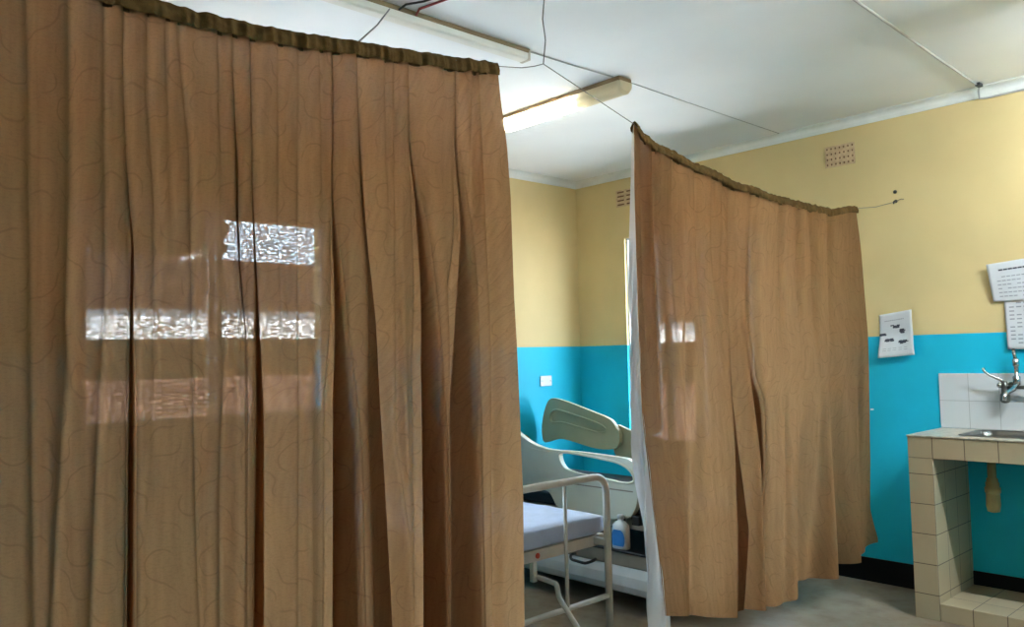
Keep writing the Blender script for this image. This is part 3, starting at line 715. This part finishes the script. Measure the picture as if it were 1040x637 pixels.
t, at = sheet('notice', 'lower white list sheet hanging above the sink tap at the right edge', [(3.045, 1.625), (3.225, 1.628), (3.225, 1.348), (3.054, 1.346)], lambda u, v: .005 + .012*v)
marks(t, at, [(.12 + .19*i, .12 + .075*j, .12 + .19*i + .13, .145 + .075*j) for i in range(4) for j in range(11) if (i*3+j) % 5], 'ink_soft', 'printed_text')

# ------------------------------------------------------------------ the sink
tag(obj('tile_splashback', B(((2.700, -.010, .921), (4.22, 0, 1.221))), M['tile_white'], bevel=.002), 'white tiled splashback on the blue wall behind the sink', 'splashback')
t = thing('sink_counter', 'tiled masonry sink counter with open front against the blue wall', 'sink counter', (3.45, -.25, 0))
D = .49
obj('post', B(((2.706, -D, 0), (2.826, -.0005, .806))), M['tile'], t, bevel=.003)
obj('post', B(((4.10, -D, 0), (4.22, -.0005, .806))), M['tile'], t, bevel=.003)
obj('apron', B(((2.706, -D, .806), (4.22, -D+.06, .911))), M['tile_apron'], t, bevel=.003)
for x in (2.706, 4.16): obj('side_apron', B(((x, -D+.0605, .806), (x+.06, -.0005, .911))), M['tile_apron'], t, bevel=.003)
obj('plinth', B(((2.8265, -D+.004, 0), (4.0995, -.0145, .088))), M['tile'], t, bevel=.004)
bx0, bx1, by0, by1 = 2.93, 3.55, -.40, -.09
top = bmesh.new()
for a, c in (((2.702, -D-.004, .9115), (bx0, -.0105, .921)), ((bx1, -D-.004, .9115), (4.224, -.0105, .921)), ((bx0, -D-.004, .9115), (bx1, by0, .921)), ((bx0, by1, .9115), (bx1, -.0105, .921))): box(top, a, c)
obj('countertop', top, M['terrazzo'], t, bevel=.003)
def rrect(x0, x1, y0, y1, r, n=6):
    out = []
    for cx, cy, a0 in ((x1-r, y1-r, 0), (x0+r, y1-r, PI/2), (x0+r, y0+r, PI), (x1-r, y0+r, 1.5*PI)):
        for k in range(n+1): a = a0 + PI/2*k/n; out.append((cx + r*math.cos(a), cy + r*math.sin(a)))
    return out
bm = bmesh.new(); rings = []
for off, z, r in ((-.020, .9225, .06), (-.018, .926, .06), (-.004, .926, .06), (.004, .921, .055), (.010, .90, .05), (.020, .840, .05), (.05, .822, .05), (.12, .818, .03)):
    rings.append([bm.verts.new((x, y, z)) for x, y in rrect(bx0+off, bx1-off, by0+off, by1-off, r)])
for a, c in zip(rings, rings[1:]):
    for k in range(len(a)): bm.faces.new((a[k], a[(k+1)%len(a)], c[(k+1)%len(a)], c[k]))
bm.faces.new(rings[-1]); basin = obj('basin', bm, M['steel'], t, smooth=True)
bm = bmesh.new(); cx, cy = 3.018, -.25
lathe(bm, [(.020, .8175), (.020, .700), (.026, .698), (.026, .680), (.031, .678), (.031, .655), (.036, .653), (.036, .628), (.032, .626), (.032, .615), (.033, .56), (.028, .533), (.010, .528)], (cx, cy, 0), 24)
tr = obj('waste_trap', bm, M['trap'], basin, smooth=True); tr['label'] = 'yellowed plastic bottle trap'
# wall tap
t = thing('wall_tap', 'chrome lever tap on the white splashback tiles above the sink', 'tap', (3.05, -.01, 1.15))
bm = bmesh.new(); tube(bm, [(3.030, -.060, 1.150), (3.32, -.060, 1.150)], .010, n=14)
for x in (3.06, 3.29): tube(bm, [(x, -.010, 1.150), (x, -.06, 1.150)], .012, n=14); lathe(bm, [(.026, -.010), (.026, -.014), (.014, -.022)], (x, 0, 1.150), 18, 'y')
obj('bridge_pipe', bm, M['dark_metal'], t, smooth=True)
bm = bmesh.new(); lathe(bm, [(.008, 1.182), (.014, 1.178), (.015, 1.150), (.017, 1.120), (.022, 1.112), (.024, 1.080), (.018, 1.070), (.006, 1.066)], (3.042, -.062, 0), 20)
obj('valve', bm, M['dark_metal'], t, smooth=True)
bm = bmesh.new(); tube(bm, [(3.040, -.062, 1.170), (3.030, -.068, 1.188), (2.985, -.085, 1.212), (2.960, -.090, 1.232), (2.952, -.092, 1.252)], [.010, .010, .0075, .007, .0085], n=12)
obj('lever', bm, M['chrome'], t, smooth=True)
bm = bmesh.new(); bmesh.ops.create_uvsphere(bm, u_segments=18, v_segments=12, radius=.014, matrix=Matrix.Translation((3.024, -.078, 1.160))); obj('cap', bm, M['chrome'], t, smooth=True)
bm = bmesh.new(); lathe(bm, [(.006, 1.30), (.016, 1.296), (.016, 1.262), (.010, 1.256), (.010, 1.21), (.018, 1.205), (.018, 1.165), (.010, 1.160)], (3.100, -.062, 0), 18)
tube(bm, [(3.100, -.062, 1.295), (3.092, -.060, 1.325), (3.088, -.05, 1.345)], .009)
tube(bm, [(3.10, -.062, 1.17), (3.098, -.10, 1.15), (3.080, -.19, 1.12), (3.078, -.20, 1.09)], .010, fil=.03)
obj('spout', bm, M['chrome'], t, smooth=True)

# ------------------------------------------------------------------ beds
def tubes(name, m, parent, *paths):
    bm = bmesh.new()
    for pts, r, fl in paths: tube(bm, pts, r, n=14, fil=fl)
    return obj(name, bm, M[m], parent, smooth=True)
b1 = thing('hospital_bed', 'cream tubular steel hospital bed nearest the gap between the curtains', 'bed', (1.0, -2.4, 0))
YR, YLb, XE, XHd = -1.985, -2.86, 1.955, .12
def end_frame(x, top):
    f = tubes('end_frame', 'cream_steel', b1, ([(x, YR, .03), (x, YR, top), (x, YLb, top), (x, YLb, .03)], .0165, .085))
    tubes('cross_bar', 'cream_steel', f, ([(x, YR, .278), (x, YLb, .278)], .012, 0))
    for y in (-2.258, -2.562): tubes('rod', 'cream_steel', f, ([(x, y, .278), (x, y, top)], .0085, 0))
    for y in (YR, YLb):
        bm = bmesh.new(); lathe(bm, [(.020, 0), (.022, .004), (.022, .035), (.019, .045)], (x, y, 0), 16); obj('rubber_foot', bm, M['rubber'], f, smooth=True)
end_frame(XE, .818); end_frame(XHd, .95)
fr = B(((1.855, YLb+.04, .488), (1.885, YR+.055, .538)), ((.15, YLb+.04, .488), (.18, YR+.055, .538)))
for y in (YLb+.04, YR+.025): box(fr, (.1805, y, .4885), (1.8545, y+.03, .5375))
for x in (.5, .95, 1.4): box(fr, (x, YLb+.06, .495), (x+.04, YR+.03, .515))
obj('bed_frame', fr, M['cream_steel'], b1, bevel=.004)
for y in (YLb+.02, YR-.006):
    for x in (XHd, 1.885):
        bk = bmesh.new(); box(bk, (x, y-.012, .50), (x+.08 if x > 1 else x+.05, y+.018, .53)); obj('corner_bracket', bk, M['cream_steel'], b1, bevel=.003)
obj('slatted_base', B(((.2, YLb+.20, .536), (1.85, YLb+.24, .5385)), ((.2, YR-.14, .536), (1.85, YR-.10, .5385)), *[((x, YLb+.07, .538), (x+.07, YR+.02, .544)) for x in [.2+.1*k for k in range(17)]]), M['cream_steel'], b1)
bm = bmesh.new(); lathe(bm, [(.012, 1.8855), (.012, 1.890), (.004, 1.892)], (0, -2.365, .512), 14, 'x'); o = obj('sticker', bm, M['red'], b1); o['label'] = 'small red sticker'
cr = tubes('crank', 'cream_steel', b1, ([(1.86, -2.372, .425), (1.905, -2.375, .425), (2.03, -2.400, .427), (2.035, -2.391, .369), (2.14, -2.389, .262), (2.17, -2.389, .225)], .0105, .012))
obj('crank_bracket', B(((1.868, -2.398, .405), (1.892, -2.374, .490))), M['cream_steel'], b1, bevel=.003)
# its mattress: soft rounded block with a rumpled sheet
def soft_block(x0, x1, y0, y1, z0, z1, nx, ny, nz, r, rump, seed):
    bm = bmesh.new(); bmesh.ops.create_cube(bm, size=2.0)
    bmesh.ops.subdivide_edges(bm, edges=bm.edges[:], cuts=23, use_grid_fill=True)
    c = Vector(((x0+x1)/2, (y0+y1)/2, (z0+z1)/2)); h = Vector(((x1-x0)/2, (y1-y0)/2, (z1-z0)/2))
    for v in bm.verts:
        p = Vector((v.co.x*h.x, v.co.y*h.y, v.co.z*h.z))
        q = Vector((max(-h.x+r, min(h.x-r, p.x)), max(-h.y+r, min(h.y-r, p.y)), max(-h.z+r, min(h.z-r, p.z))))
        d = p - q
        if d.length > 1e-6: p = q + d.normalized()*min(r, d.length)
        n = rump*(noise.noise(Vector((p.x*3, p.y*7, p.z*9+seed)))) + rump*.5*noise.noise(Vector((p.x*9+seed, p.y*14, 0)))
        if v.co.z > -.95: p += Vector((n*.6*(abs(v.co.x) > .97), n*.6*(abs(v.co.y) > .97), n*(v.co.z > .9)))
        v.co = c + p
    return bm
tag(obj('mattress', soft_block(.16, 1.905, YLb+.05, -1.945, .545, .633, 0, 0, 0, .018, .008, 1), M['sheet'], smooth=True), 'thin mattress under a pale blue sheet on the cream steel bed', 'mattress')

# adjustable bed with moulded plastic rails
b2 = thing('hospital_bed', 'adjustable hospital bed with moulded plastic side rails by the window', 'bed', (1.05, -.95, 0))
def side_rail(outline, holes, y, m, thick, it=2, rim=True, name='side_rail'):
    ol = chaikin(outline, it); hs = [chaikin(h, it) for h in holes]
    o = obj(name, panel(ol, hs, lambda u, v, w: (u, y + w, v), thick), M[m], b2, bevel=.007, seg=3)
    for h in hs:                                                          # rolled lip round each hand hole
        bm = bmesh.new(); pts = [Vector((q.x, y, q.y)) for q in h]; pts.append(pts[0]); tube(bm, pts, .007, n=8, cap=False)
        obj('hand_hole_lip', bm, M[m], o, smooth=True)
    return o
near = [(.48, .99), (.60, .985), (.781, .880), (.90, .832), (1.03, .815), (1.19, .820), (1.34, .818), (1.52, .812), (1.62, .806), (1.662, .770), (1.676, .70), (1.668, .60), (1.640, .520), (1.58, .480), (1.46, .468), (1.20, .466), (1.07, .475), (1.035, .53), (1.00, .575), (.90, .575), (.78, .56), (.60, .55), (.48, .56), (.42, .62), (.42, .92)]
hole = [(1.085, .806), (1.16, .811), (1.228, .808), (1.413, .795), (1.560, .780), (1.640, .735), (1.650, .682), (1.56, .672), (1.41, .687), (1.150, .700), (1.100, .745)]
o = side_rail(near, [hole], -1.40, 'plastic', .035)
obj('groove', B(((1.20, -1.4012, .6375), (1.635, -1.398, .6305))), M['brownish'], o)
bm = bmesh.new(); tube(bm, [(.86, -1.401, .816), (.93, -1.402, .806), (1.02, -1.401, .803)], .004, n=6); obj('moulded_rib', bm, M['plastic'], o, smooth=True)
far = [(.055, .715), (.040, .82), (.060, .92), (.105, 1.02), (.150, 1.056), (.21, 1.052), (.306, 1.034), (.543, .971), (.679, .936), (.735, .912), (.770, .868), (.800, .84), (.80, .76), (.76, .715), (.60, .705), (.42, .735), (.245, .765), (.13, .735)]
slot = [(.130, .880), (.140, .945), (.185, .972), (.253, .966), (.447, .925), (.62, .888), (.690, .850), (.65, .815), (.44, .850), (.24, .885), (.18, .872)]
o = side_rail(far, [slot], -.50, 'plastic_shaded', .032)
obj('recess_back', panel(chaikin(slot, 2), [], lambda u, v, w: (u, -.478 + w, v), .006), M['plastic_shaded'], o)
far2 = [(.70, .90), (.851, .852), (.976, .816), (1.25, .790), (1.60, .78), (1.68, .73), (1.67, .58), (1.60, .50), (1.20, .49), (.95, .55), (.76, .62), (.70, .72)]
hole2 = [(.859, .822), (.90, .818), (.976, .802), (1.25, .76), (1.56, .745), (1.60, .70), (1.40, .69), (1.10, .715), (.95, .765)]
side_rail(far2, [hole2], -.466, 'plastic_shaded', .03)
hb = panel(chaikin([(-1.36, .45), (-1.36, .70), (-1.28, .82), (-.80, .82), (-.68, .79), (-.655, .70), (-.655, .45)], 2), [], lambda u, v, w: (.075 + w, u, v), .03)
obj('headboard', hb, M['dark_wood'], b2, bevel=.006)
obj('side_frame', B(((.15, -1.352, .420), (1.98, -1.30, .475)), ((.15, -.58, .42), (1.98, -.53, .475)), ((.15, -1.2995, .42), (.20, -.5805, .475)), ((1.93, -1.2995, .42), (1.98, -.5805, .475))), M['beige'], b2, bevel=.008)
for x in (.62, 1.50):
    bm = bmesh.new(); box(bm, (x, -1.39, .40), (x+.04, -1.353, .62)); obj('rail_bracket', bm, M['black'], b2, bevel=.004)
bm = bmesh.new(); box(bm, (1.615, -1.395, .455), (1.665, -1.353, .505)); obj('hinge_block', bm, M['black'], b2, bevel=.004)
for x in (.55, 1.45): obj('lift_column', B(((x, -1.10, .331), (x+.15, -.80, .476))), M['black'], b2, bevel=.01)
# low base: dark ledge, grey-brown panel, pale skirt
obj('base_ledge', B(((.30, -1.465, .318), (1.95, -.45, .330))), M['black'], b2, bevel=.003)
obj('base_panel', B(((.32, -1.455, .245), (1.93, -.46, .3175))), M['brownish'], b2, bevel=.004)
bm = bmesh.new(); prof = [(-1.450, .2445), (-1.470, .20), (-1.475, .15), (-1.462, .115), (-1.43, .10), (-.48, .10), (-.46, .15), (-.46, .2445)]
r = [[bm.verts.new((x, y, z)) for y, z in prof] for x in (.34, 1.92)]
for k in range(8): bm.faces.new((r[0][k], r[0][(k+1)%8], r[1][(k+1)%8], r[1][k]))
bm.faces.new(r[0]); bm.faces.new(r[1]); obj('base_cover', bm, M['base_grey'], b2, bevel=.004)
tubes('brake_pedal', 'black', b2, ([(1.262, -1.462, .262), (1.258, -1.50, .262), (1.285, -1.525, .245), (1.390, -1.525, .240), (1.415, -1.50, .250), (1.41, -1.462, .256)], .008, .02))
for x in (.45, 1.80):
    for y in (-1.36, -.56):
        bm = bmesh.new(); lathe(bm, [(.012, -.016), (.048, -.015), (.050, -.010), (.050, .010), (.048, .015), (.012, .016)], (x, y, .05), 24, 'y'); w = obj('caster', bm, M['rubber'], b2, smooth=True)
        obj('caster_fork', B(((x-.02, y-.026, .04), (x+.02, y-.018, .0995)), ((x-.02, y+.018, .04), (x+.02, y+.026, .0995)), ((x-.02, y-.026, .0995), (x+.02, y+.026, .112))), M['chrome'], w, bevel=.003)
tag(obj('mattress', soft_block(.16, 1.96, -1.345, -.535, .476, .560, 0, 0, 0, .02, .004, 5), M['navy'], smooth=True), 'dark mattress lying between the plastic side rails', 'mattress')

# bottle standing on the ledge of the bed base
t = thing('bottle', 'white plastic bottle with blue label on the plastic-railed bed base', 'bottle', (1.565, -1.425, .330))
def oval(bm, prof, c, kx, ky, n=28):
    rings = []
    for r, z, e in prof: rings.append([bm.verts.new((c[0] + r*kx*math.copysign(abs(math.cos(a))**e, math.cos(a)), c[1] + r*ky*math.copysign(abs(math.sin(a))**e, math.sin(a)), c[2]+z)) for a in (2*PI*k/n for k in range(n))])
    for a, b_ in zip(rings, rings[1:]):
        for k in range(n): bm.faces.new((a[k], a[(k+1)%n], b_[(k+1)%n], b_[k]))
    bm.faces.new(rings[0][::-1]); bm.faces.new(rings[-1])
bm = bmesh.new(); oval(bm, [(.9, 0, .7), (1, .006, .7), (1, .10, .7), (.92, .125, .75), (.62, .142, .9), (.34, .150, 1), (.34, .158, 1)], (1.565, -1.425, .330), .052, .030); obj('body', bm, M['bottle'], t, smooth=True)
bm = bmesh.new(); oval(bm, [(.38, .1585, 1), (.38, .176, 1), (.30, .180, 1)], (1.565, -1.425, .330), .05, .05); obj('cap', bm, M['lid'], t, smooth=True)
bm = bmesh.new(); n = 8; g = []
for j in range(9):
    row = []
    for i in range(n+1):
        a = -PI/2 + (i/n-.5)*1.7; zz = .018 + .085*j/8
        ww = math.sqrt(max(0, 1-((j/8-.42)/.62)**2)); a = -PI/2 + (i/n-.5)*1.7*ww
        row.append(bm.verts.new((1.565 + .0535*math.copysign(abs(math.cos(a))**.7, math.cos(a)), -1.425 + .0315*math.copysign(abs(math.sin(a))**.7, math.sin(a)), .330 + zz)))
    g.append(row)
for j in range(8):
    for i in range(n): bm.faces.new((g[j][i], g[j][i+1], g[j+1][i+1], g[j+1][i]))
o = obj('bottle_label', bm, M['blue_label'], t, smooth=True); o['label'] = 'blue printed label'

# ------------------------------------------------------------------ light
w = bpy.data.worlds.new('sky'); scene.world = w; w.use_nodes = True
bg = w.node_tree.nodes['Background']; bg.inputs[0].default_value = (.66, .83, 1.0, 1); bg.inputs[1].default_value = SKY = 4.1
sl = bpy.data.lights.new('sun', 'SUN'); sl.energy = 27.0; sl.angle = .01; sl.color = (1.0, .98, .95)
so = bpy.data.objects.new('sun', sl); COL.objects.link(so)
d = Vector((-.42, .42, -1.25)).normalized(); so.rotation_euler = d.to_track_quat('-Z', 'Y').to_euler(); so.location = (8, -8, 10)
def portal(name, loc, rot, sx, sy):
    l = bpy.data.lights.new(name, 'AREA'); l.shape = 'RECTANGLE'; l.size = sx; l.size_y = sy; l.energy = 1
    l.cycles.is_portal = True
    o = bpy.data.objects.new(name, l); COL.objects.link(o); o.location = loc; o.rotation_euler = rot
portal('daylight_back', (-.09, (W1[0]+W1[1])/2, 1.635), (0, -PI/2, 0), 1.23, 1.46)
portal('daylight_right', ((W2[0]+W2[1])/2, .09, 1.485), (-PI/2, 0, 0), 1.415, 1.53)

# ------------------------------------------------------------------ camera
cam = bpy.data.cameras.new('camera'); co = bpy.data.objects.new('camera', cam); COL.objects.link(co)
cam.sensor_fit = 'HORIZONTAL'; cam.sensor_width = 36; cam.lens = 831.51*36/1040; cam.clip_start = .05
yaw, pitch, roll = 2.39470, 0.05229, -0.02370
F = Vector((math.cos(pitch)*math.cos(yaw), math.cos(pitch)*math.sin(yaw), math.sin(pitch)))
R = F.cross(Vector((0,0,1))).normalized(); U = R.cross(F)
R2 = R*math.cos(roll) + U*math.sin(roll); U2 = -R*math.sin(roll) + U*math.cos(roll)
mt = Matrix((R2, U2, -F)).transposed().to_4x4(); mt.translation = Vector((4.4496, -4.8540, 1.3714)); co.matrix_world = mt
scene.camera = co
vs = scene.view_settings; vs.view_transform = 'Standard'; vs.look = 'None'; vs.gamma = 1.0; vs.use_curve_mapping = False; vs.exposure = 2.62
scene.cycles.use_denoising = True
scene.cycles.max_bounces = 14; scene.cycles.diffuse_bounces = 10; scene.cycles.transparent_max_bounces = 24
scene.cycles.sample_clamp_indirect = 6.0; scene.cycles.caustics_reflective = False; scene.cycles.caustics_refractive = False
